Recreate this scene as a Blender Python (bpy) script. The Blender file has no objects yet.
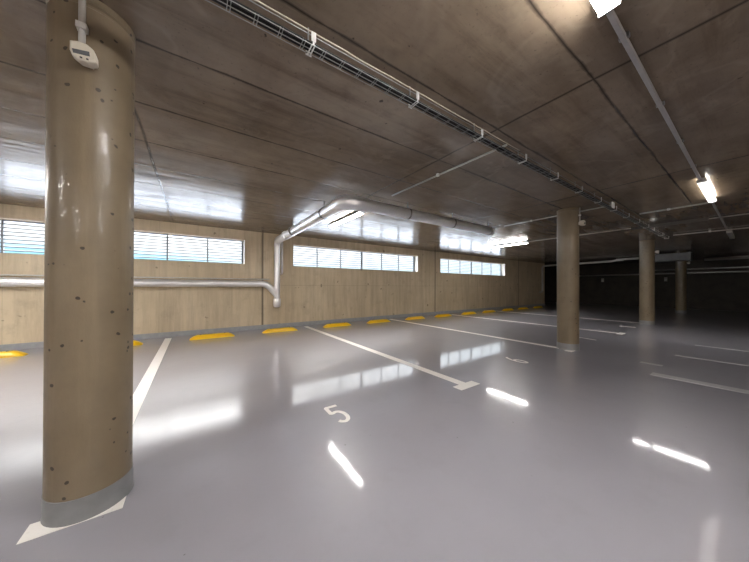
import bpy, bmesh, math, random
from mathutils import Vector, Matrix
random.seed(7)
SC = bpy.context.scene
COL = SC.collection
CEIL = 2.25
WALL_Y = 6.52

# ------------------------------------------------------------------ render look
SC.view_settings.view_transform = 'Standard'
SC.view_settings.look = 'None'
SC.view_settings.gamma = 1.0
SC.view_settings.use_curve_mapping = False
SC.view_settings.exposure = 1.97
SC.cycles.max_bounces = 10
SC.cycles.diffuse_bounces = 6
SC.cycles.glossy_bounces = 5
SC.cycles.sample_clamp_indirect = 30.0
SC.cycles.caustics_reflective = True
SC.cycles.blur_glossy = 0.5
SC.cycles.use_denoising = True

# ------------------------------------------------------------------ materials
def new_mat(name):
    m = bpy.data.materials.new(name); m.use_nodes = True
    nt = m.node_tree; b = nt.nodes['Principled BSDF']
    return m, nt, b

class NT:
    """small helper for wiring procedural node trees"""
    def __init__(s, nt): s.nt = nt; s.L = nt.links; s.co = nt.nodes.new('ShaderNodeNewGeometry').outputs['Position']
    def node(s, t, **kw):
        n = s.nt.nodes.new(t)
        for k, v in kw.items(): setattr(n, k, v)
        return n
    def setin(s, sock, v):
        if isinstance(v, bpy.types.NodeSocket): s.L.new(v, sock)
        else: sock.default_value = v
    def mapped(s, scale=(1,1,1), loc=(0,0,0)):
        m = s.node('ShaderNodeMapping'); s.L.new(s.co, m.inputs['Vector'])
        m.inputs['Scale'].default_value = scale; m.inputs['Location'].default_value = loc
        return m.outputs[0]
    def noise(s, scale, detail=4, rough=.55, vec=None, dist=0.0):
        n = s.node('ShaderNodeTexNoise'); s.L.new(vec or s.co, n.inputs['Vector'])
        n.inputs['Scale'].default_value = scale; n.inputs['Detail'].default_value = detail
        n.inputs['Roughness'].default_value = rough; n.inputs['Distortion'].default_value = dist
        return n.outputs['Fac']
    def ramp(s, v, stops):
        r = s.node('ShaderNodeValToRGB'); s.L.new(v, r.inputs[0]); e = r.color_ramp.elements
        while len(e) < len(stops): e.new(.5)
        for el, (p, c) in zip(e, stops):
            el.position = p; el.color = (c, c, c, 1) if isinstance(c, (int, float)) else (*c, 1)
        return r.outputs[0]
    def math(s, op, a, b=0.0, c=None):
        n = s.node('ShaderNodeMath', operation=op); s.setin(n.inputs[0], a); s.setin(n.inputs[1], b)
        if c is not None: s.setin(n.inputs[2], c)
        return n.outputs[0]
    def mix(s, f, a, b, mode='MIX'):
        n = s.node('ShaderNodeMix', data_type='RGBA', blend_type=mode)
        s.setin(n.inputs[0], f)
        for sock, v in ((n.inputs[6], a), (n.inputs[7], b)):
            s.setin(sock, (*v, 1) if isinstance(v, tuple) and len(v) == 3 else v)
        return n.outputs[2]
    def sep(s):
        n = s.node('ShaderNodeSeparateXYZ'); s.L.new(s.co, n.inputs[0]); return n.outputs
    def bump(s, h, strength, dist=.01, normal=None):
        n = s.node('ShaderNodeBump'); s.L.new(h, n.inputs['Height'])
        n.inputs['Strength'].default_value = strength; n.inputs['Distance'].default_value = dist
        if normal: s.L.new(normal, n.inputs['Normal'])
        return n.outputs[0]
    def line(s, coord, off, period, half):
        """1 on lines coord = off + k*period, else 0 (half width 'half', value or socket)"""
        t = s.math('SUBTRACT', coord, off)
        t = s.math('DIVIDE', t, period)
        t = s.math('SUBTRACT', t, s.math('ROUND', t))
        t = s.math('MULTIPLY', s.math('ABSOLUTE', t), period)
        t = s.math('DIVIDE', t, half)
        t = s.math('SUBTRACT', 1.0, t)
        n = s.node('ShaderNodeClamp'); s.L.new(t, n.inputs[0]); return n.outputs[0]

def plain(name, col, rough=.5, metal=0.0, var=.12, scale=40, bump=0.0, emit=None, estr=0.0):
    m, nt, b = new_mat(name); t = NT(nt)
    n = t.noise(scale, 3)
    lo = tuple(c*(1-var) for c in col); hi = tuple(min(1, c*(1+var)) for c in col)
    nt.links.new(t.ramp(n, [(.3, lo), (.7, hi)]), b.inputs['Base Color'])
    b.inputs['Roughness'].default_value = rough; b.inputs['Metallic'].default_value = metal
    if bump: nt.links.new(t.bump(n, bump, .004), b.inputs['Normal'])
    if emit:
        b.inputs['Emission Color'].default_value = (*emit, 1); b.inputs['Emission Strength'].default_value = estr
    return m

def mat_floor():
    m, nt, b = new_mat('grey_epoxy_floor'); t = NT(nt)
    big = t.noise(.55, 4, .6); mid = t.noise(5, 5, .6)
    c = t.mix(t.ramp(big, [(.35, 0.), (.7, 1.)]), (.283, .272, .305), (.323, .310, .342))
    c = t.mix(t.ramp(mid, [(.55, 0.), (.8, .25)]), c, (.22, .215, .222))
    sp = t.noise(26, 2, .5)
    c = t.mix(t.ramp(sp, [(.76, 0.), (.79, .7)]), c, (.06, .06, .065))     # dust specks
    nt.links.new(c, b.inputs['Base Color'])
    r = t.noise(1.1, 5, .65)
    b.inputs['Roughness'].default_value = .30
    nt.links.new(t.ramp(r, [(.3, .04), (.75, .09)]), b.inputs['Coat Roughness'])
    b.inputs['Coat Weight'].default_value = .8
    fine = t.noise(42, 3, .6); wav = t.noise(2.2, 2, .5)
    nb = t.bump(fine, .06, .004)
    nb = t.bump(wav, .05, .02, nb)
    nt.links.new(nb, b.inputs['Normal'])
    X, Y, Z = t.sep()
    mask = t.ramp(t.math('ADD', t.math('MULTIPLY_ADD', X, -.28, .62), t.math('MULTIPLY_ADD', t.noise(1.3, 3), .5, -.25)), [(.3, .05), (.8, 1.)])
    gn = t.math('MULTIPLY', t.noise(38, 3, .6), mask)          # trowelled, rougher finish nearer the left
    grain = t.bump(gn, .26, .0035)
    nt.links.new(grain, b.inputs['Coat Normal'])
    b.inputs['Specular IOR Level'].default_value = .3
    return m

def mat_ceiling():
    m, nt, b = new_mat('dark_formwork_concrete'); t = NT(nt)
    X, Y, Z = t.sep()
    big = t.noise(.8, 6, .62); st = t.noise(1.6, 6, .65, t.mapped((.35, 2.2, 1)))
    c = t.mix(t.ramp(big, [(.32, 0.), (.68, 1.)]), (.125, .093, .064), (.27, .21, .152))
    c = t.mix(t.ramp(st, [(.45, 0.), (.8, .35)]), c, (.25, .20, .15))
    ring = t.noise(1.1, 4, .55, None, .8)
    c = t.mix(t.ramp(ring, [(.475, 0.), (.5, .30), (.525, 0.)]), c, (.27, .215, .16))
    cloud = t.noise(3.0, 6, .68)
    c = t.mix(t.ramp(cloud, [(.5, 0.), (.75, .4)]), c, (.26, .205, .15))
    # board joints running along the wall and panel joints across
    wob = t.math('MULTIPLY', t.math('SUBTRACT', t.noise(1.8, 3), .5), .03)
    yy = t.math('ADD', Y, wob)
    wid = t.math('MAXIMUM', t.math('MULTIPLY_ADD', t.noise(3.5, 4, .7), .050, -.012), .003)
    jl = t.line(yy, .56, .608, wid)
    xx = t.math('ADD', X, wob)
    jx = t.line(xx, -.356, 2.335, .016)
    j = t.math('MAXIMUM', t.math('MULTIPLY', jl, 1.0), t.math('MULTIPLY', jx, .95))
    c = t.mix(t.ramp(t.noise(6, 6, .7), [(.52, 0.), (.75, .4)]), c, (.085, .066, .05))
    c = t.mix(j, c, (.03, .024, .018))
    ss = t.noise(2.2, 6, .68, t.mapped((.45, 4.5, 1), (0, 2, 0)))
    sm = t.noise(1.9, 5, .6, t.mapped((.7, 2.8, 1), (0, 2, 0)))
    c = t.mix(t.ramp(sm, [(.45, 0.), (.85, .30)]), c, (.08, .06, .043))
    c = t.mix(t.ramp(ss, [(.50, 0.), (.70, .45)]), c, (.055, .042, .032))
    spk = t.noise(55, 3, .6)
    c = t.mix(t.ramp(spk, [(.62, 0.), (.75, .45)]), c, (.06, .046, .034))
    hol = t.noise(17, 2, .4)
    c = t.mix(t.ramp(hol, [(.755, 0.), (.785, .8)]), c, (.03, .025, .02))
    nt.links.new(c, b.inputs['Base Color'])
    rr = t.noise(1.2, 5, .65, t.mapped((.4, 2.5, 1), (3, 1, 0)))
    nt.links.new(t.ramp(rr, [(.3, .13), (.7, .25)]), b.inputs['Roughness'])
    nt.links.new(t.ramp(ss, [(.36, .50), (.62, .05)]), b.inputs['Specular IOR Level'])
    n1 = t.bump(t.noise(1.5, 5, .6, t.mapped((.5, 5, 1))), .24, .02)
    n2 = t.bump(t.math('SUBTRACT', 1.0, j), .12, .003, n1)
    nt.links.new(n2, b.inputs['Normal'])
    return m

def mat_wall():
    m, nt, b = new_mat('beige_formwork_concrete'); t = NT(nt)
    X, Y, Z = t.sep()
    big = t.noise(.9, 5, .6); vert = t.noise(1.4, 6, .7, t.mapped((6, 6, .5)))
    c = t.mix(t.ramp(big, [(.3, 0.), (.7, 1.)]), (.55, .44, .29), (.70, .585, .42))
    c = t.mix(t.ramp(vert, [(.42, 0.), (.72, .75)]), c, (.41, .325, .22))
    blot = t.noise(3.2, 5, .65)
    c = t.mix(t.ramp(blot, [(.55, 0.), (.75, .35)]), c, (.28, .215, .145))
    j = t.line(X, 1.30, 5.78, .034)
    j2 = t.line(X, .05, .62, .008)
    j3 = t.line(Z, 1.02, 4.0, .012)
    c = t.mix(t.math('MULTIPLY', j2, .18), c, (.16, .12, .08))
    c = t.mix(t.math('MULTIPLY', j3, .25), c, (.16, .12, .08))
    c = t.mix(t.math('MULTIPLY', j, .9), c, (.06, .045, .03))
    hol = t.noise(7, 2, .4)
    c = t.mix(t.ramp(hol, [(.73, 0.), (.77, .6)]), c, (.09, .065, .045))
    nt.links.new(c, b.inputs['Base Color'])
    b.inputs['Roughness'].default_value = .55
    nb = t.bump(t.noise(25, 4), .15, .004)
    nt.links.new(t.bump(t.math('SUBTRACT', 1.0, j), .8, .01, nb), b.inputs['Normal'])
    return m

def mat_column():
    m, nt, b = new_mat('sealed_beige_concrete'); t = NT(nt)
    big = t.noise(2.2, 5, .6); mott = t.noise(9, 6, .65)
    c = t.mix(t.ramp(big, [(.3, 0.), (.7, 1.)]), (.140, .104, .062), (.20, .152, .095))
    c = t.mix(t.ramp(mott, [(.45, 0.), (.8, .4)]), c, (.145, .106, .062))
    ver = t.noise(2.5, 4, .6, t.mapped((7, 7, .4)))
    c = t.mix(t.ramp(ver, [(.55, 0.), (.8, .4)]), c, (.27, .205, .13))
    vo = t.node('ShaderNodeTexVoronoi'); vo.inputs['Scale'].default_value = 21; vo.inputs['Randomness'].default_value = 1
    wv = t.node('ShaderNodeVectorMath', operation='ADD'); t.L.new(t.co, wv.inputs[0])
    nv = t.node('ShaderNodeTexNoise'); nv.inputs['Scale'].default_value = 30; t.L.new(t.co, nv.inputs['Vector'])
    sc = t.node('ShaderNodeVectorMath', operation='SCALE'); t.L.new(nv.outputs['Color'], sc.inputs[0]); sc.inputs['Scale'].default_value = .018
    t.L.new(sc.outputs[0], wv.inputs[1]); t.L.new(wv.outputs[0], vo.inputs['Vector'])
    cs = t.node('ShaderNodeSeparateXYZ'); t.L.new(vo.outputs['Color'], cs.inputs[0])
    dot = t.math('MULTIPLY', t.ramp(vo.outputs['Distance'], [(.15, 1.), (.19, 0.)]), t.ramp(cs.outputs[0], [(.58, 0.), (.60, 1.)]))
    c = t.mix(t.math('MULTIPLY', dot, .92), c, (.025, .017, .010))          # air holes
    nt.links.new(c, b.inputs['Base Color'])
    b.inputs['Roughness'].default_value = .55
    nb = t.bump(t.noise(24, 5, .7, t.mapped((1, 1, .45))), .25, .006)
    nt.links.new(nb, b.inputs['Normal'])
    cw = t.noise(9, 4, .65, t.mapped((1, 1, .5), (1, 2, 3)))
    nt.links.new(t.ramp(cw, [(.46, .04), (.64, .65)]), b.inputs['Coat Weight'])
    b.inputs['Coat Roughness'].default_value = .14
    nt.links.new(t.bump(t.noise(20, 3, .6, t.mapped((1, 1, .4))), .8, .007), b.inputs['Coat Normal'])
    return m

def mat_foil():
    m, nt, b = new_mat('crinkled_aluminium_foil'); t = NT(nt)
    n = t.noise(16, 5, .6); n2 = t.noise(3.5, 2)
    nt.links.new(t.ramp(n2, [(.3, (.86, .86, .88)), (.7, (.96, .96, .97))]), b.inputs['Base Color'])
    b.inputs['Metallic'].default_value = .72
    nt.links.new(t.ramp(n, [(.3, .29), (.7, .44)]), b.inputs['Roughness'])
    nt.links.new(t.bump(n, .5, .010), b.inputs['Normal'])
    return m

def mat_paint(name, col, worn=(.35, .34, .34)):
    m, nt, b = new_mat(name); t = NT(nt)
    n = t.noise(14, 5, .7)
    nt.links.new(t.mix(t.ramp(n, [(.58, 0.), (.8, .55)]), col, worn), b.inputs['Base Color'])
    b.inputs['Roughness'].default_value = .38
    return m

def mat_lit(name, strength, col=(1, .975, .945)):
    m, nt, b = new_mat(name); t = NT(nt)
    b.inputs['Base Color'].default_value = (.85, .85, .83, 1); b.inputs['Roughness'].default_value = .35
    n = t.noise(3, 1)
    nt.links.new(t.ramp(n, [(0., tuple(c*.97 for c in col)), (1., col)]), b.inputs['Emission Color'])
    b.inputs['Emission Strength'].default_value = strength
    return m

M = dict(
    floor=mat_floor(), ceiling=mat_ceiling(), wall=mat_wall(), column=mat_column(), foil=mat_foil(),
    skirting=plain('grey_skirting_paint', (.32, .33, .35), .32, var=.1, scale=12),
    shadewall=plain('concrete_painted_dim', (.045, .036, .028), .7, var=.25, scale=3),  # dimness of the unlit far end put into the base colour
    white_line=mat_paint('white_road_paint', (.80, .765, .73)),
    pale_line=mat_paint('pale_floor_strip', (.38, .375, .385), (.31, .305, .31)),
    yellow=mat_paint('yellow_rubber', (.90, .55, .012), (.72, .42, .012)),
    lamp_fill_left=mat_lit('fill_tube_diffuser_left', 80), footpaint=plain('grey_column_paint', (.185, .187, .192), .4, var=.1, scale=12), trunk=plain('grey_trunking_plastic', (.33, .32, .31), .45, scale=8), shield=plain('dark_shield', (.07, .065, .06), .6), lamp=mat_lit('lit_tube_diffuser', 21), lamp_fill_rear=mat_lit('fill_tube_diffuser_rear', 85), lamp_soft=mat_lit('lit_opal_diffuser', .6), ceiling_glow=mat_lit('added_ceiling_glow', 10, (1, .93, .82)), lamp_mid=mat_lit('lit_opal_diffuser_wide', 42.0),  # brightest tubes serve unseen fill lights; upward strip added for ceiling glow
    lamp_deep=mat_lit('lit_recessed_strip', 24),
    lamp_off=plain('unlit_diffuser', (.35, .35, .34), .4),
    housing=plain('grey_lamp_housing', (.42, .42, .41), .4),
    conduit=plain('pale_plastic_conduit', (.42, .40, .37), .4, scale=8),
    galv=plain('galvanised_steel', (.27, .27, .265), .42, 1.0, scale=20),
    steelwhite=plain('bright_zinc_bracket', (.72, .72, .70), .4, .6, scale=20),
    cable=plain('black_cable', (.010, .009, .009), .85), cream=plain('cream_cable', (.40, .35, .27), .5),
    device=plain('off_white_plastic', (.60, .55, .46), .4, var=.04), lens=plain('smoked_window', (.10, .105, .11), .2),
    dot=plain('dark_button', (.03, .028, .025), .4),
    frame=plain('grey_window_frame', (.16, .18, .20), .45, .3), slat=plain('grey_slat', (.035, .042, .05), .85),
    reveal=plain('white_reveal', (.85, .85, .84), .6), duct=plain('grey_sheet_duct', (.13, .13, .127), .5, .2, scale=6),
    farpipe=plain('dull_pipe', (.30, .28, .26), .45, .3), whitepipe=plain('pale_insulated_pipe', (.62, .60, .57), .45, .2, scale=14),
)

# ------------------------------------------------------------------ mesh helpers
def link(name, bm, m, parent=None, smooth=False):
    bmesh.ops.recalc_face_normals(bm, faces=bm.faces[:])
    me = bpy.data.meshes.new(name); bm.to_mesh(me); bm.free()
    mats = m if isinstance(m, (list, tuple)) else [m]
    for x in mats: me.materials.append(x)
    if smooth:
        for p in me.polygons: p.use_smooth = True
    o = bpy.data.objects.new(name, me); COL.objects.link(o)
    if parent: o.parent = parent
    return o

def auto_smooth(o, deg=35):
    me = o.data
    bm = bmesh.new(); bm.from_mesh(me)
    for f in bm.faces: f.smooth = True
    for e in bm.edges:
        if len(e.link_faces) == 2 and e.calc_face_angle(0) > math.radians(deg): e.smooth = False
    bm.to_mesh(me); bm.free()
    return o

def empty(name, loc):
    o = bpy.data.objects.new(name, None); o.empty_display_size = .1; o.location = loc; COL.objects.link(o); return o

def tag(o, label=None, cat=None, group=None, kind=None):
    if label: o['label'] = label
    if cat: o['category'] = cat
    if group: o['group'] = group
    if kind: o['kind'] = kind
    return o

def box(bm, x0, x1, y0, y1, z0, z1, bevel=0.0, mi=0):
    vs = [bm.verts.new((x, y, z)) for x in (x0, x1) for y in (y0, y1) for z in (z0, z1)]
    fs = [bm.faces.new([vs[i] for i in q]) for q in ((0,1,3,2), (4,6,7,5), (0,4,5,1), (2,3,7,6), (0,2,6,4), (1,5,7,3))]
    for f in fs: f.material_index = mi
    if bevel:
        es = list({e for f in fs for e in f.edges})
        bmesh.ops.bevel(bm, geom=es, offset=bevel, segments=2, affect='EDGES', profile=.5)

def tube(bm, pts, r, seg=12, cap=True, mi=0):
    pts = [Vector(p) for p in pts]
    rs = r if isinstance(r, (list, tuple)) else [r]*len(pts)
    rings = []; up = None
    for i, p in enumerate(pts):
        a = pts[max(0, i-1)]; b = pts[min(len(pts)-1, i+1)]
        t = (b-a).normalized()
        if up is None:
            up = Vector((0, 0, 1)) if abs(t.z) < .9 else Vector((1, 0, 0))
        s = t.cross(up)
        if s.length < 1e-4: s = t.cross(Vector((0, 1, 0)))
        s.normalize(); up = s.cross(t).normalized()
        rings.append([bm.verts.new(p + s*rs[i]*math.cos(k*2*math.pi/seg) + up*rs[i]*math.sin(k*2*math.pi/seg)) for k in range(seg)])
    for a, b in zip(rings, rings[1:]):
        for k in range(seg):
            f = bm.faces.new((a[k], a[(k+1) % seg], b[(k+1) % seg], b[k])); f.material_index = mi
    if cap:
        bm.faces.new(rings[0]).material_index = mi; bm.faces.new(rings[-1]).material_index = mi

def bend(p0, p1, p2, rad, n=7):
    """points of a rounded elbow at p1"""
    p0, p1, p2 = Vector(p0), Vector(p1), Vector(p2)
    a = p1 + (p0-p1).normalized()*rad; c = p1 + (p2-p1).normalized()*rad
    return [a*(1-t)**2 + p1*2*t*(1-t) + c*t*t for t in [i/(n-1) for i in range(n)]]

def cyl(bm, c, r, z0, z1, seg=48, profile=None):
    prof = profile or [(r, z0), (r, z1)]
    rings = [[bm.verts.new((c[0]+rr*math.cos(k*2*math.pi/seg), c[1]+rr*math.sin(k*2*math.pi/seg), z)) for k in range(seg)] for rr, z in prof]
    for a, b in zip(rings, rings[1:]):
        for k in range(seg): bm.faces.new((a[k], a[(k+1) % seg], b[(k+1) % seg], b[k]))
    bm.faces.new(rings[0]); bm.faces.new(rings[-1])

def copy_tree(o, parent=None):
    c = o.copy(); COL.objects.link(c); c.parent = parent
    for ch in list(o.children): copy_tree(ch, c)
    return c

def structure(name, bm, m, label, cat, smooth=False):
    return tag(link(name, bm, m, smooth=smooth), label, cat, kind='structure')

# ------------------------------------------------------------------ setting
XW, XE, YS = -7.0, 19.0, -6.0
WIN = [(-3.35, .92), (2.01, 6.25), (7.36, 11.67)]
WT = .22
WZ0, WZ1 = 1.497, 2.036
bm = bmesh.new(); box(bm, XW-.2, XE+.2, YS-.2, WALL_Y+WT, -.2, 0); box(bm, 15.4, XE+.2, WALL_Y+WT, 8.7, -.2, 0)
structure('floor', bm, M['floor'], 'glossy grey epoxy car park floor', 'floor')
bm = bmesh.new(); box(bm, XW-.2, XE+.2, YS-.2, WALL_Y+WT, CEIL, CEIL+.2); box(bm, 15.4, XE+.2, WALL_Y+WT, 8.7, CEIL, CEIL+.2)
structure('ceiling', bm, M['ceiling'], 'dark board-marked concrete ceiling slab', 'ceiling')
bm = bmesh.new()
xs = [XW-.2] + [v for w in WIN for v in w] + [15.6]
box(bm, xs[0], xs[-1], WALL_Y, WALL_Y+WT, 0, WZ0)
box(bm, xs[0], xs[-1], WALL_Y, WALL_Y+WT, WZ1, CEIL)
for a, b in zip(xs[0::2], xs[1::2]): box(bm, a, b, WALL_Y, WALL_Y+WT, WZ0, WZ1)
box(bm, 15.4, 15.6, WALL_Y+WT, 8.5, 0, CEIL)
structure('wall_north', bm, M['wall'], 'beige concrete wall with three strip windows under the ceiling', 'wall')
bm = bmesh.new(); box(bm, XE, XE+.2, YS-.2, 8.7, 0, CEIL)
structure('wall_east', bm, M['shadewall'], 'unlit far end wall behind the columns', 'wall')
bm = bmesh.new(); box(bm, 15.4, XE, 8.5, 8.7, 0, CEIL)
structure('wall_recess', bm, M['shadewall'], 'dark wall of the recess past the beige wall', 'wall')
bm = bmesh.new(); box(bm, XW-.2, XE+.2, YS-.2, YS, 0, CEIL)
structure('wall_south', bm, M['wall'], 'concrete wall on the right side of the car park', 'wall')
bm = bmesh.new(); box(bm, XW-.2, XW, YS, WALL_Y, 0, CEIL)
structure('wall_west', bm, M['wall'], 'concrete wall at the near end of the car park', 'wall')
bm = bmesh.new(); box(bm, XW, 15.6, WALL_Y-.012, WALL_Y, 0, .098, .003)
structure('baseboard_north', bm, M['skirting'], 'grey painted skirting band along the beige wall', 'skirting')

# strip windows: set-back frame, posts, louvre slats
POSTS = [[-2.5, -1.83, -1.15, -.463, .222, .888], [2.705, 3.412, 4.111, 4.85, 5.534, 6.20], [8.014, 8.701, 9.429, 10.174, 10.847, 11.6]]
for i, (x0, x1) in enumerate(WIN):
    yf = WALL_Y + WT - .055
    root = empty('window_%d' % (i+1), ((x0+x1)/2, WALL_Y, WZ0))
    lab = ['louvred strip window partly behind the big near column', 'louvred strip window right of the silver riser pipe', 'smallest looking louvred strip window, farthest along the beige wall'][i]
    tag(root, lab, 'window', kind='structure')
    L0 = Vector(root.location)
    def wpart(name, bm, m):
        o = link(name, bm, m, root); o.location = -L0; return o
    bm = bmesh.new(); f = .02
    box(bm, x0, x1, yf, yf+.05, WZ0, WZ0+f); box(bm, x0, x1, yf, yf+.05, WZ1-f, WZ1)
    box(bm, x0, x0+f, yf, yf+.05, WZ0+f, WZ1-f); box(bm, x1-f, x1, yf, yf+.05, WZ0+f, WZ1-f)
    wpart('window_frame', bm, M['frame'])
    for k, px in enumerate(POSTS[i]):
        w = .022 if (k != 2 or i == 0) else .05
        bm = bmesh.new(); box(bm, px-w/2, px+w/2, yf, yf+.04, WZ0+f, WZ1-f); wpart('mullion', bm, M['frame'])
    bm = bmesh.new()
    n = 8
    for k in range(n):
        z = WZ0 + .03 + (WZ1-WZ0-.06)*(k+.5)/n
        a, b, c, d = z-.013, z-.002, z+.003, z+.014
        vs = [bm.verts.new(p) for p in ((x0+f, yf+.005, a), (x1-f, yf+.005, a), (x1-f, yf+.045, c), (x0+f, yf+.045, c),
                                        (x0+f, yf+.005, b), (x1-f, yf+.005, b), (x1-f, yf+.045, d), (x0+f, yf+.045, d))]
        for q in ((0,1,2,3), (4,7,6,5), (0,4,5,1), (3,2,6,7), (0,3,7,4), (1,5,6,2)): bm.faces.new([vs[j] for j in q])
    wpart('louvre_slats', bm, M['slat'])
    for xa, xb in ((x0, x0+.006), (x1-.006, x1)):
        bm = bmesh.new(); box(bm, xa, xb, WALL_Y+.004, yf, WZ0, WZ1); wpart('side_reveal', bm, M['reveal'])

# ------------------------------------------------------------------ columns
COLS = [(-.397, 1.765), (5.0, 1.747), (10.07, 1.697), (15.6, 1.70)]
clabels = ['large near concrete column at the left with grey painted foot', 'middle round concrete column standing at the end of a white bay line',
           'third round concrete column, farther off beneath the cable tray', 'dim farthest round concrete column below the grey duct']
for (cx, cy), lab in zip(COLS, clabels):
    R = .142 if cx < 0 else .147
    root = tag(empty('concrete_column', (cx, cy, 0)), lab, 'column', 'round concrete columns')
    bm = bmesh.new(); cyl(bm, (0, 0), R, 0, CEIL, 64, [(R, .09), (R, CEIL-.052), (R-.006, CEIL-.046), (R-.006, CEIL-.036), (R+.002, CEIL-.03), (R+.002, CEIL-.0)])
    auto_smooth(link('shaft', bm, M['column'], root))
    bm = bmesh.new(); cyl(bm, (0, 0), R+.003, 0, .1, 64, [(R+.006, 0), (R+.003, .008), (R+.003, .1), (R-.001, .101)])
    tag(auto_smooth(link('painted_foot', bm, M['footpaint'], root)), 'grey painted foot')

# emergency sensors on the aisle side of each column, with the conduit above
def device(cx, cy, zc, lab, sc=1.0):
    yb = cy - (.142 if cx < 0 else .147) - .004
    root = tag(empty('emergency_light', (cx, yb, zc)), lab, 'emergency light', 'small lights on the columns')
    kk = .30
    # leaf-shaped body: flat top left corner, rounded belly, pointed lower right
    out = [(-.044, .044), (-.018, .046), (.012, .036), (.032, .016), (.042, -.012), (.043, -.044), (.012, -.046), (-.018, -.037), (-.036, -.018), (-.044, .006)]
    bm = bmesh.new()
    prof = [(.55, -.008), (.8, -.016), (.98, -.040), (1.0, -.062), (.95, -.072), (.82, -.076)]
    rings = [[bm.verts.new((x*s*sc, y*sc, (z+kk*x)*s*sc)) for x, z in out] for s, y in prof]
    n = len(out)
    for a, b in zip(rings, rings[1:]):
        for k in range(n): bm.faces.new((a[k], a[(k+1) % n], b[(k+1) % n], b[k]))
    bm.faces.new(rings[-1]); bm.faces.new(rings[0])
    # bracket reaching back to the round shaft
    box(bm, -.018*sc, .018*sc, -.010*sc, .004, -.02, .02)
    link('housing', bm, M['device'], root)
    bm = bmesh.new()
    vs = [bm.verts.new((x*sc, y*sc, (z+kk*x)*sc)) for y in (-.0755, -.0785) for x, z in ((-.034, .004), (.020, -.002), (.022, -.022), (-.030, -.014))]
    for q in ((0,1,2,3), (7,6,5,4), (0,4,5,1), (1,5,6,2), (2,6,7,3), (3,7,4,0)): bm.faces.new([vs[j] for j in q])
    link('sensor_window', bm, M['lens'], root)
    for dx, dz in ((-.006, -.031), (.014, -.036)):
        bm = bmesh.new(); box(bm, (dx-.004)*sc, (dx+.004)*sc, -.079*sc, -.074*sc, (dz+kk*dx-.003)*sc, (dz+kk*dx+.003)*sc, .001); link('button', bm, M['dot'], root)
    return root
dlabs = ['off-white emergency light on the large near column, with grey window', 'small white emergency light on the middle column',
         'tiny white light on the third column', 'tiny dim light on the farthest column']
for (cx, cy), zc, lab in zip(COLS, (1.957, 2.0, 1.93, 1.93), dlabs): device(cx+(.016 if cx < 0 else 0), cy, zc, lab, .9 if cx < 0 else 1.0)

def conduit(pts, r, lab, group='conduits on the ceiling', m='conduit', clips=(), name='conduit', cat='conduit'):
    o = empty(name, pts[0]); tag(o, lab, cat, group)
    b = Vector(pts[0])
    bm = bmesh.new(); tube(bm, [Vector(p)-b for p in pts], r, 10); link('pipe', bm, M[m], o, True)
    for c in clips:
        c = Vector(c)-b; bm = bmesh.new(); box(bm, c.x-r*1.5, c.x+r*1.5, c.y-r*1.5, c.y+r*1.5, c.z-r*1.25, (CEIL-.0006-b.z if abs(pts[0][2]-pts[-1][2]) < .01 and pts[0][2] > 2.2 else c.z+r*1.1), .002); link('clip', bm, M['steelwhite'], o)
    return o
for (cx, cy), zc, lab, r in zip(COLS[:2], (1.957, 2.0), ('grey conduit dropping to the emergency light on the near column', 'thin conduit dropping to the emergency light on the middle column'), (.011, .009)):
    conduit([(cx, cy-.162, CEIL), (cx, cy-.162, zc+.03)], r, lab, 'conduits down the columns', clips=[(cx, cy-.162, zc+.13)])

# ------------------------------------------------------------------ ceiling lights
def batten(axis, x, y, length, lab, m, w=.076, name='ceiling_light', glow=False):
    """surface batten; axis 'x' or 'y'; (x, y) is its centre"""
    root = tag(empty(name, (x, y, CEIL)), lab, 'ceiling light', 'batten lights on the ceiling')
    if axis == 'y': root.rotation_euler.z = math.pi/2
    h = length/2
    bm = bmesh.new(); box(bm, -h+.008, h-.008, -w*(.3 if glow else .5), w*(.3 if glow else .5), -.026 if glow else -.040, -.008, .003); link('housing', bm, M['housing'], root)
    # rounded opal diffuser below the housing
    bm = bmesh.new()
    prof = [(-w*.46, -.039), (-w*.49, -.042), (-w*.40, -.056), (-w*.34, -.060), (w*.34, -.060), (w*.40, -.056), (w*.49, -.042), (w*.46, -.039)]
    if glow: prof = [(-w*.40, -.030), (-w*.46, -.034), (-w*.48, -.052), (-w*.36, -.066), (w*.36, -.066), (w*.48, -.052), (w*.46, -.034), (w*.40, -.030)]
    ra = [bm.verts.new((-h+.006, a, b)) for a, b in prof]; rb = [bm.verts.new((h-.006, a, b)) for a, b in prof]
    for k in range(8): bm.faces.new((ra[k], ra[(k+1) % 8], rb[(k+1) % 8], rb[k]))
    bm.faces.new(ra); bm.faces.new(rb)
    link('diffuser', bm, m, root)
    if glow:  # hidden strips added on top of the diffuser to brighten the ceiling
        for sy in (-1, 1):
            bm = bmesh.new(); a, b = sorted((sy*w*.34, sy*w*.44)); box(bm, -h+.02, h-.02, a, b, -.030, -.027)
            link('added_glow_strip', bm, M['ceiling_glow'], root)
    for s in (-1, 1):
        bm = bmesh.new(); a, b = sorted((s*(h-.006), s*h))
        box(bm, a, b, -w/2, w/2, -.062, -.022, .002); link('end_cap', bm, M['housing'], root)
    for dx in (-h*.8, h*.8):
        bm = bmesh.new(); box(bm, dx-.02, dx+.02, -.02, .02, -.010, 0); link('mounting_clip', bm, M['galv'], root)
    return root
batten('y', 2.25, 4.25, 1.22, 'lit batten light partly hidden by the silver ceiling pipe', M['lamp'])
batten('y', 7.52, 4.16, 1.20, 'lit batten light above the bays, beyond the end of the silver pipe', M['lamp'])
batten('x', .86, .36, 1.22, 'bright batten light cut off by the top edge of the picture', M['lamp_mid'])
batten('x', 5.35, .36, 1.22, 'lit batten light at the upper right, at the end of the grey trunking', M['lamp_soft'], glow=True)
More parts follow.
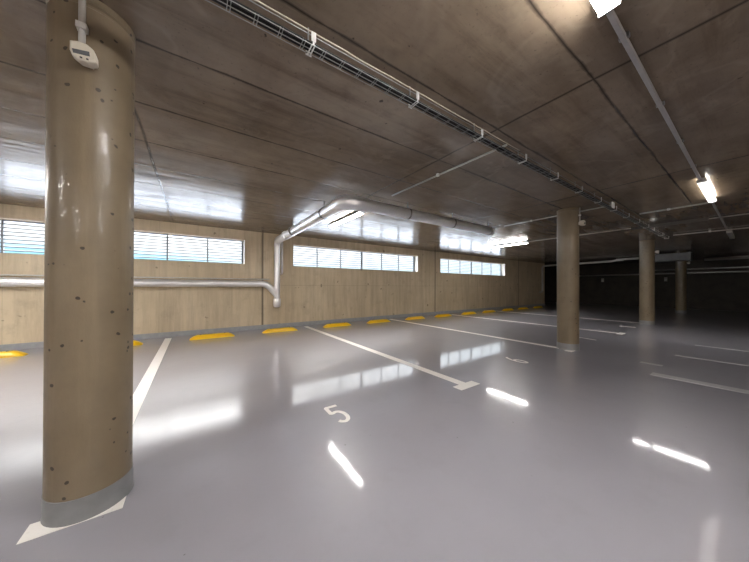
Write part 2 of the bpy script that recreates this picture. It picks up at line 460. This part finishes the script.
batten('x', 10.25, .36, 1.22, 'unlit batten light in the dark at the far right', M['lamp_off'])
# unseen batten lights added for fill; the first two carry on the visible rows
batten('y', -3.0, 4.2, 1.2, 'unseen fill batten added over the bays left of the near column', M['lamp_fill_left'])
batten('x', -3.6, .36, 1.22, 'unseen fill batten added over the aisle behind the viewer', M['lamp_fill_rear'])

for x, y, lab in ((2.25, -3.2, 'unseen fill batten added over the bays behind the viewer'), (-3.0, -3.2, 'unseen fill batten added over the rear bays at the near end'), (-.4, -4.6, 'unseen fill batten added beside the rear wall')):  # more unseen fill battens added behind the viewer
    batten('y', x, y, 1.2, lab, M['lamp_fill_rear'])

# slim recessed strip light crossing above the tray: its glow shows in the floor at the right
root = tag(empty('recessed_strip_light', (7.6, 1.0, CEIL)), 'slim shielded strip light above the cable tray, mirrored in the floor at the right', 'ceiling light')
bm = bmesh.new(); s = .026
box(bm, -.065, -.052, -.5, .5, -.057, 0); box(bm, .052, .065, -.5, .5, -.036, 0)
box(bm, -.052, .052, -.5, -.49, -.034, 0); box(bm, -.052, .052, .49, .5, -.034, 0); box(bm, -.052, .052, -.49, .49, -.02, 0)
link('housing', bm, M['shield'], root)
bm = bmesh.new(); box(bm, -.05, .05, -.488, .488, -.032, -.021); link('light_strip', bm, M['lamp_deep'], root)

# ------------------------------------------------------------------ trunking and conduits
def trunking(x0, x1, y, lab, clips):
    o = tag(empty('cable_trunking', (x0, y, CEIL)), lab, 'trunking', 'grey trunking along the aisle lights')
    bm = bmesh.new(); box(bm, 0, x1-x0, -.0105, .0105, -.034, -.008, .003); link('channel', bm, M['trunk'], o)
    for c in clips:
        bm = bmesh.new(); box(bm, c-x0-.012, c-x0+.012, -.02, .02, -.022, 0, .002); link('clip', bm, M['galv'], o)
trunking(1.475, 4.735, .372, 'grey cable trunking running between the two aisle lights', (1.75, 2.6, 3.4, 4.2))
trunking(5.97, 9.2, .372, 'dim cable trunking from the right aisle light towards the unlit one', (6.6, 7.9, 9.0))
conduit([(2.2, 2.80, 2.232), (2.23, 1.23, 2.232)], .009, 'pale conduit from the silver pipe across to the cable tray', clips=[(2.212, 2.0, 2.232)])
conduit([(5.2, 2.92, 2.236), (5.2, 1.93, 2.236), (5.2, 1.23, 2.236)], .010, 'thin conduit from the pipe end past the middle column', clips=[(5.2, 2.4, 2.236)])
conduit([(6.2, 1.13, 2.236), (6.2, .41, 2.236)], .012, 'short pale conduit from the tray to the right aisle light', clips=[(6.2, .8, 2.236)])
conduit([(7.55, 3.555, 2.236), (7.58, 1.515, 2.236)], .010, 'thin conduit running behind the middle column from the lit batten', clips=[(7.565, 2.6, 2.236)])
conduit([(7.62, .495, 2.23), (7.7, -2.5, 2.23)], .010, 'thin conduit past the shielded strip light towards the right edge', clips=[(7.66, -.5, 2.236)])
conduit([(9.3, 1.13, 2.225), (9.4, .0, 2.225), (9.46, -2.8, 2.225)], .011, 'thin conduit leaving the far end of the cable tray', clips=[(9.347, .6, 2.225)])

# ------------------------------------------------------------------ wire cable tray with its cables
TX0, TX1, TY0, TY1, TZ0, TZ1 = -1.6, 9.0, 1.163, 1.217, 2.118, 2.160
tray = tag(empty('cable_tray', (0, 1.19, TZ0)), 'long galvanised wire cable tray hung under the ceiling', 'cable tray')
off = Vector((0, 1.19, TZ0))
bm = bmesh.new(); wr = .0020
for y, z in ((TY0, TZ1), (TY1, TZ1), (TY0, TZ0), (TY1, TZ0), ((TY0+TY1)/2, TZ0)):
    tube(bm, [Vector((TX0, y, z))-off, Vector((TX1, y, z))-off], wr, 6)
x = TX0
while x < TX1:
    for d in (0, .012):
        tube(bm, [Vector(p)-off for p in ((x+d, TY0, TZ0+.004), (x+d, TY0, TZ0), (x+d, TY1, TZ0), (x+d, TY1, TZ1-.004))], wr*.85, 5)
    x += .1
link('wire_basket', bm, M['galv'], tray)
x = .447-.655*3
while x < TX1:
    if abs(x-7.6) < .12: x -= .17
    bm = bmesh.new()
    box(bm, x-.009, x-.004, TY0-.008, TY1+.006, TZ0-.006, TZ0-.003); box(bm, x+.004, x+.009, TY0-.008, TY1+.006, TZ0-.006, TZ0-.003)
    box(bm, x-.011, x+.011, TY0-.010, TY0-.006, TZ0+.010, TZ1+.012); box(bm, x-.004, x+.004, TY0-.009, TY0-.006, TZ0-.007, TZ0+.010)
    box(bm, x-.014, x+.014, TY1+.003, TY1+.006, TZ0-.007, TZ1+.008)
    for v in bm.verts: v.co -= off
    link('hanger', bm, M['steelwhite'], tray)
    bm = bmesh.new(); box(bm, x-.003, x+.003, TY1+.006, TY1+.012, TZ0, CEIL); 
    for v in bm.verts: v.co -= off
    link('drop_rod', bm, M['galv'], tray)
    x += .655 + (.17 if abs(x-7.48) < .02 else 0)
bm = bmesh.new(); box(bm, 4.79, 4.89, TY0-.022, TY0-.008, TZ0-.008, TZ1+.03, .004)
for v in bm.verts: v.co -= off
link('splice_box', bm, M['steelwhite'], tray)
for k, (y, z, r) in enumerate(((1.1735, 2.1295, .0078), (1.1905, 2.1295, .0078), (1.2070, 2.1295, .0075), (1.1985, 2.1445, .0072))):
    pts = []; x = TX0+.05
    while x < TX1-.1:
        pts.append(Vector((x, y+random.uniform(-.0003, .0003), z+random.uniform(-.0001, .0002)))); x += .25
    bm = bmesh.new(); tube(bm, pts, r, 8)
    tag(link('power_cable', bm, M['cable'], None, True), 'black power cable lying in the wire cable tray', 'cable', 'black cables in the tray')
bm = bmesh.new()
pts = []; x = TX0
while x < 2.4:
    pts.append(Vector((x, TY0-.007+random.uniform(-.002, .002), TZ1+.009+random.uniform(-.001, .003)))); x += .1
tube(bm, pts, .0030, 6)
tag(link('cream_cable', bm, M['cream'], None, True), 'thin cream cable clipped along the upper rim of the cable tray', 'cable')

# ------------------------------------------------------------------ silver insulated pipe
pipe = tag(empty('insulated_pipe', (1.56, 6.42, 0)), 'silver foil-wrapped pipe running along the wall, up it and across the ceiling', 'pipe')
po = Vector((1.56, 6.42, 0))
def ppart(name, pts, r, seg=20, lab=None, m='foil'):
    bm = bmesh.new(); tube(bm, [Vector(p)-po for p in pts], r, seg)
    o = auto_smooth(link(name, bm, M[m], pipe), 50)
    if lab: o['label'] = lab
    return o
yw = 6.42; zr = 1.055; xr = 1.60; zc = 2.075; yx = 2.93; xc = 1.56
ppart('wall_run', [(XW+.02, yw, zr), (1.22, yw, zr)], .073)
ppart('branch_elbow', [(1.20, yw, zr)] + bend((1.1, yw, zr), (1.36, yw, zr), (1.60, yw, .78), .12, 9) + [(1.585, yw, .80)], .071)
ppart('riser', [(xr, yw, .60)] + bend((xr, yw, .6), (xr, yw, zc), (xc, 5, zc), .14, 9), .068)
bm = bmesh.new(); cyl(bm, (xr-po.x, yw-po.y), .07, 0, 0, 24, [(.03, .50), (.066, .51), (.082, .545), (.086, .60), (.086, .69), (.07, .72)])
auto_smooth(link('end_cap', bm, M['foil'], pipe), 40)
ppart('ceiling_run', bend((xr, yw, 1.5), (xr, yw, zc), (xc, 5, zc), .14, 9)[4:] + [(xc, yx+.30, zc)], .080)
ppart('corner_elbow', [(xc, yx+.32, zc)] + bend((xc, yx+1, zc), (xc, yx, zc), (3, yx, zc), .19, 7) + [(xc+.34, yx, zc)], [.088, .088] + [.096]*6 + [.088])
ppart('cross_run', [(xc+.30, yx, zc), (4.70, yx, zc)], .080)
ppart('narrow_end', [(4.69, yx, zc), (4.73, yx, zc), (4.735, yx, zc), (4.80, yx, zc)], [.086, .086, .03, .03])
for p, q in (((xc, 5.6), (xc, 5.56)), ((xc, 4.5), (xc, 4.46)), ((2.75, yx), (2.79, yx)), ((3.75, yx), (3.79, yx))):
    ppart('tape_band', [(*p, zc), (*q, zc)], .0825)
for x in (-2.3, -.6, .35): ppart('tape_band', [(x, yw, zr), (x+.03, yw, zr)], .0755)
for p in ((xc, 5.1), (xc, 3.6), (2.6, yx), (3.6, yx), (4.66, yx)):
    bm = bmesh.new(); v = Vector((*p, zc))-po
    ax = Vector((0, 1, 0)) if p[0] == xc else Vector((1, 0, 0))
    tube(bm, [v-ax*.012, v+ax*.012], .085, 20)
    box(bm, v.x-.006, v.x+.006, v.y-.006, v.y+.006, v.z+.08, CEIL)
    link('pipe_hanger', bm, M['galv'], pipe)
# the slim pipes beside it
sl = conduit([(1.722, 6.46, CEIL), (1.722, 6.46, 1.36), (1.722, 6.485, 1.315), (1.722, 6.52, 1.30)], .026, 'slim silver pipe standing beside the foil-wrapped riser', 'slim pipes by the silver pipe', 'foil', name='slim_pipe', cat='pipe')
conduit([(XW+.02, 6.475, 1.163), (1.28, 6.475, 1.160), (1.44, 6.475, 1.16)], .013, 'thin pale pipe running just above the silver wall pipe', 'slim pipes by the silver pipe', 'whitepipe', name='slim_pipe', cat='pipe')

# ------------------------------------------------------------------ far end: pipes, duct, wall boxes
fx, fy = 15.15, 6.44
o = tag(empty('drain_pipe', (fx, fy, .7)), 'pale pipe rising at the far end of the beige wall, crossing behind the middle column', 'pipe')
fo = Vector((fx, fy, .7))
bm = bmesh.new()
pts = [(fx-.28, fy, .72)] + bend((fx-.3, fy, .72), (fx, fy, .72), (fx, fy, 2), .13) + bend((fx, fy, 1), (fx, fy, 2.10), (fx, 3, 2.12), .15) + [(fx, 3.65, 2.13)] + [(fx-.02, 3.3, 2.185), (fx-.02, 2.6, 2.19)]
tube(bm, [Vector(p)-fo for p in pts], .042, 12); link('pipe', bm, M['whitepipe'], o, True)
bm = bmesh.new(); v = Vector((fx, 3.4, 2.17))-fo; box(bm, v.x-.06, v.x+.06, v.y-.14, v.y+.1, v.z-.05, v.z+.05, .02); link('joint', bm, M['whitepipe'], o)
o = tag(empty('ventilation_duct', (14.2, 2.3, 2.1)), 'grey rectangular duct hung in front of the farthest column', 'duct')
bm = bmesh.new(); box(bm, -.2, .2, -1.0, .12, -.16, .10, .008); link('sheet_body', bm, M['duct'], o)
bm = bmesh.new(); box(bm, -.215, .215, -1.0, -.96, -.175, .115, .004); link('flange', bm, M['duct'], o)
for dy in (-.7, -.1):
    bm = bmesh.new(); box(bm, -.21, .21, dy-.015, dy+.015, .09, CEIL-2.1); link('hanger', bm, M['galv'], o)
o = conduit([(18.0, 5.9, 1.62), (18.0, -3.4, 1.62)], .03, 'lower of two dim pipes along the dark end wall', 'pipes along the dark end wall', 'farpipe', name='service_pipe', cat='pipe')
conduit([(18.2, 3.0, 1.80), (18.2, -3.4, 1.80)], .03, 'upper of two dim pipes along the dark end wall', 'pipes along the dark end wall', 'farpipe', name='service_pipe', cat='pipe')
conduit([(16.6, 1.2, 2.1), (16.6, -3.2, 2.1)], .06, 'thick dim pipe under the ceiling beyond the farthest column', 'pipes along the dark end wall', 'farpipe', name='service_pipe', cat='pipe')
for y, lab in ((4.95, 'dim grey box on the dark end wall seen between the middle columns'), (2.55, 'grey box on the dark end wall just right of the third column'), (-.05, 'grey box on the dark end wall near the right edge')):
    o = tag(empty('wall_box', (XE, y, 1.38)), lab, 'wall box', 'boxes on the dark end wall')
    bm = bmesh.new(); box(bm, -.09, 0, -.05, .05, -.10, .10, .01); link('case', bm, M['farpipe'], o)
    bm = bmesh.new(); box(bm, -.098, -.088, -.035, .035, -.08, .02, .003); link('cover', bm, M['housing'], o)

# ------------------------------------------------------------------ yellow wheel stops
def wheel_stop():
    root = empty('wheel_stop', (0, 0, 0))
    bm = bmesh.new(); h = .37
    sect = [(-.075, 0), (-.072, .016), (-.048, .062), (-.030, .075), (.030, .075), (.048, .062), (.072, .016), (.075, 0)]
    st = [(-h, .12, .88), (-h+.012, .3, .92), (-h+.05, .62, .95), (-h+.10, .93, 1.0), (-h+.13, 1.0, 1.0)]
    st = st + [(-a, b, c) for a, b, c in reversed(st)]
    rings = [[bm.verts.new((x, y*c, z*b)) for y, z in sect] for x, b, c in st]
    for a, b in zip(rings, rings[1:]):
        for k in range(len(sect)): bm.faces.new((a[k], a[(k+1) % 8], b[(k+1) % 8], b[k]))
    bm.faces.new(rings[0]); bm.faces.new(rings[-1])
    auto_smooth(link('rubber_body', bm, M['yellow'], root), 28)
    for bx in (-.2, .2):
        bm = bmesh.new(); cyl(bm, (bx, 0), .014, .074, .078, 10); link('fixing_bolt', bm, M['dot'], root)
    return root
bays = [-1.74, .925, 3.59, 6.235, 8.885, 11.53, 14.2]
where = ['by the left edge of the picture', 'just peeping out right of the near column', 'first past the slanting white line right of the near column', 'under the silver riser pipe',
         'left one of the bay right of the riser', 'right one of the bay right of the riser', 'left one of the third bay, past the second white line', 'right one of the third bay, by the dark wall joint',
         'left one of the bay under the farthest window', 'right one of the bay under the farthest window', 'first beyond the farthest window', 'dim one beyond the farthest window', 'last visible one before the middle column']
spots = [b+s*.635 for b in bays for s in (-1, 1)][:13]
proto = wheel_stop()
for i, x in enumerate(spots):
    o = proto if i == 0 else copy_tree(proto)
    o.location = (x, 5.965, 0)
    tag(o, 'yellow wheel stop, ' + where[i], 'wheel stop', 'yellow wheel stops along the wall')

# ------------------------------------------------------------------ floor paint
def marking(quads, lab, m='white_line', name='bay_line', group='white bay lines'):
    bm = bmesh.new()
    for x0, x1, y0, y1 in quads: box(bm, x0, x1, y0, y1, .0, .0022)
    return tag(link(name, bm, M[m]), lab, 'floor marking', group)
for x, lab in ((-.415, 'white bay line with its end bar under the near column'), (2.275, 'white bay line with a full end bar, in the middle of the floor'),
               (4.92, 'white bay line ending at the middle column'), (7.56, 'white bay line whose bright end bar shows right of the middle column'), (10.25, 'far thin white bay line leading to the third column')):
    marking([(x-.05, x+.05, 1.72, 6.36), (x-.15, x+.15, 1.617, 1.72)], lab)
def ribbon(pts, w):
    bm = bmesh.new(); pts = [Vector((p[0], p[1], 0)) for p in pts]; L = []
    for i, p in enumerate(pts):
        t = (pts[min(i+1, len(pts)-1)]-pts[max(i-1, 0)]).normalized(); s = Vector((-t.y, t.x, 0))*w/2
        if i == 0: p = p
        L.append((p+s, p-s))
    lo = [(bm.verts.new((a.x, a.y, 0)), bm.verts.new((b.x, b.y, 0))) for a, b in L]
    hi = [(bm.verts.new((a.x, a.y, .0024)), bm.verts.new((b.x, b.y, .0024))) for a, b in L]
    for (a, b), (c, d), (e, f), (g, h) in zip(lo, lo[1:], hi, hi[1:]):
        bm.faces.new((e, f, h, g)); bm.faces.new((a, c, d, b)); bm.faces.new((a, e, g, c)); bm.faces.new((b, d, h, f))
    for p, q in ((lo[0], hi[0]), (lo[-1], hi[-1])): bm.faces.new((p[0], p[1], q[1], q[0]))
    return bm
def arc(cx, cy, rx, ry, a0, a1, n=14): return [(cx+rx*math.cos(math.radians(a0+(a1-a0)*i/n)), cy+ry*math.sin(math.radians(a0+(a1-a0)*i/n))) for i in range(n+1)]
D5 = [(.055, .14), (-.040, .14), (-.0405, .139), (-.043, .03), (-.040, .029)] + arc(.0, -.045, .050, .085, 118, -140)
D6 = [(.045, .155), (.01, .13), (-.035, .04)] + arc(.0, -.06, .046, .082, 170, -185, 22)
D7 = [(-.05, .14), (.048, .14), (.049, .139), (.02, .02), (-.012, -.14)]
D8 = arc(0, .07, .040, .068, -90, 270, 20) + arc(0, -.07, .047, .072, 90, -270, 20)
for pts, x, lab in ((D5, .927, 'white number five painted in the nearest clear bay'), (D6, 3.61, 'white number six painted in the bay left of the middle column'),
                    (D7, 6.24, 'white number seven on the floor just right of the middle column'), (D8, 8.985, 'white number eight far off, left of the third column')):
    o = tag(link('bay_number', ribbon([(x+a, 1.862+b) for a, b in pts], .031), M['white_line']), lab, 'floor marking', 'painted bay numbers')
marking([(4.285, 4.43, -2.4, .70)], 'wide pale line on the floor at the right edge', 'pale_line', 'aisle_line', 'pale aisle lines')  # pale grey strips and a short dash laid flat on the aisle floor
marking([(5.80, 5.86, -2.6, .69)], 'narrow pale line on the floor beyond the wide pale one', 'pale_line', 'aisle_line', 'pale aisle lines')
marking([(7.10, 7.16, -2.8, .62)], 'faintest narrow line, farthest back at the right edge', 'pale_line', 'aisle_line', 'pale aisle lines')
marking([(4.87, 4.95, .69, .89)], 'short pale dash below the third column', 'pale_line', 'aisle_line', 'pale aisle lines')

# ------------------------------------------------------------------ daylight
w = bpy.data.worlds.new('daylight'); SC.world = w; w.use_nodes = True
nt = w.node_tree; bg = nt.nodes['Background']
tc = nt.nodes.new('ShaderNodeTexCoord'); sp = nt.nodes.new('ShaderNodeSeparateXYZ'); nt.links.new(tc.outputs['Generated'], sp.inputs[0])
mr = nt.nodes.new('ShaderNodeMapRange'); mr.inputs[1].default_value = -.5; mr.inputs[2].default_value = .5
nt.links.new(sp.outputs['Z'], mr.inputs[0])
rp = nt.nodes.new('ShaderNodeValToRGB'); nt.links.new(mr.outputs[0], rp.inputs[0])
e = rp.color_ramp.elements
# below the horizon: pavement and planting; a bluish far band low over the horizon; bright overcast above
stops = [(0., (.25, .275, .315)), (.47, (.24, .27, .32)), (.53, (.019, .026, .031)), (.575, (.023, .029, .033)), (.605, (.028, .031, .033)), (.66, (.031, .032, .032)), (.72, (.055, .061, .065)), (.80, (.085, .090, .094)), (.88, (.080, .080, .078)), (.96, (.95, .94, .92)), (1., (.95, .94, .92))]
while len(e) < len(stops): e.new(.5)
for el, (p, c) in zip(e, stops): el.position = p; el.color = (*c, 1)
# the far band is bluer towards the left
mx = nt.nodes.new('ShaderNodeMapRange'); mx.inputs[1].default_value = .15; mx.inputs[2].default_value = -.1
nt.links.new(sp.outputs['X'], mx.inputs[0])
lt = nt.nodes.new('ShaderNodeMapRange'); lt.inputs[1].default_value = .108; lt.inputs[2].default_value = .085
nt.links.new(sp.outputs['Z'], lt.inputs[0])
lo = nt.nodes.new('ShaderNodeMapRange'); lo.inputs[1].default_value = -.02; lo.inputs[2].default_value = .02
nt.links.new(sp.outputs['Z'], lo.inputs[0])
m0 = nt.nodes.new('ShaderNodeMath'); m0.operation = 'MULTIPLY'; nt.links.new(lo.outputs[0], m0.inputs[0]); nt.links.new(lt.outputs[0], m0.inputs[1])
mm = nt.nodes.new('ShaderNodeMath'); mm.operation = 'MULTIPLY'; nt.links.new(mx.outputs[0], mm.inputs[0]); nt.links.new(m0.outputs[0], mm.inputs[1])
tint = nt.nodes.new('ShaderNodeMix'); tint.data_type = 'RGBA'; tint.blend_type = 'MULTIPLY'
nt.links.new(mm.outputs[0], tint.inputs[0]); nt.links.new(rp.outputs[0], tint.inputs[6]); tint.inputs[7].default_value = (.52, .83, .96, 1)
nt.links.new(tint.outputs[2], bg.inputs['Color']); bg.inputs['Strength'].default_value = 12.0

# ------------------------------------------------------------------ camera
yaw, pit, rol = .59973746, .00448291955, .00233645877
f = Vector((math.sin(yaw)*math.cos(pit), math.cos(yaw)*math.cos(pit), math.sin(pit)))
r = Vector((math.cos(yaw), -math.sin(yaw), 0)); u = r.cross(f)
c, s = math.cos(rol), math.sin(rol)
r2 = r*c + u*s; u2 = u*c - r*s
cam = bpy.data.cameras.new('camera'); co = bpy.data.objects.new('camera', cam); COL.objects.link(co)
co.matrix_world = Matrix(((r2.x, u2.x, -f.x, 0), (r2.y, u2.y, -f.y, 0), (r2.z, u2.z, -f.z, 1.0), (0, 0, 0, 1)))
cam.sensor_width = 36.0; cam.lens = 262.461894*36/749; cam.shift_y = 4.2258/749; cam.clip_start = .02; cam.clip_end = 200
SC.camera = co
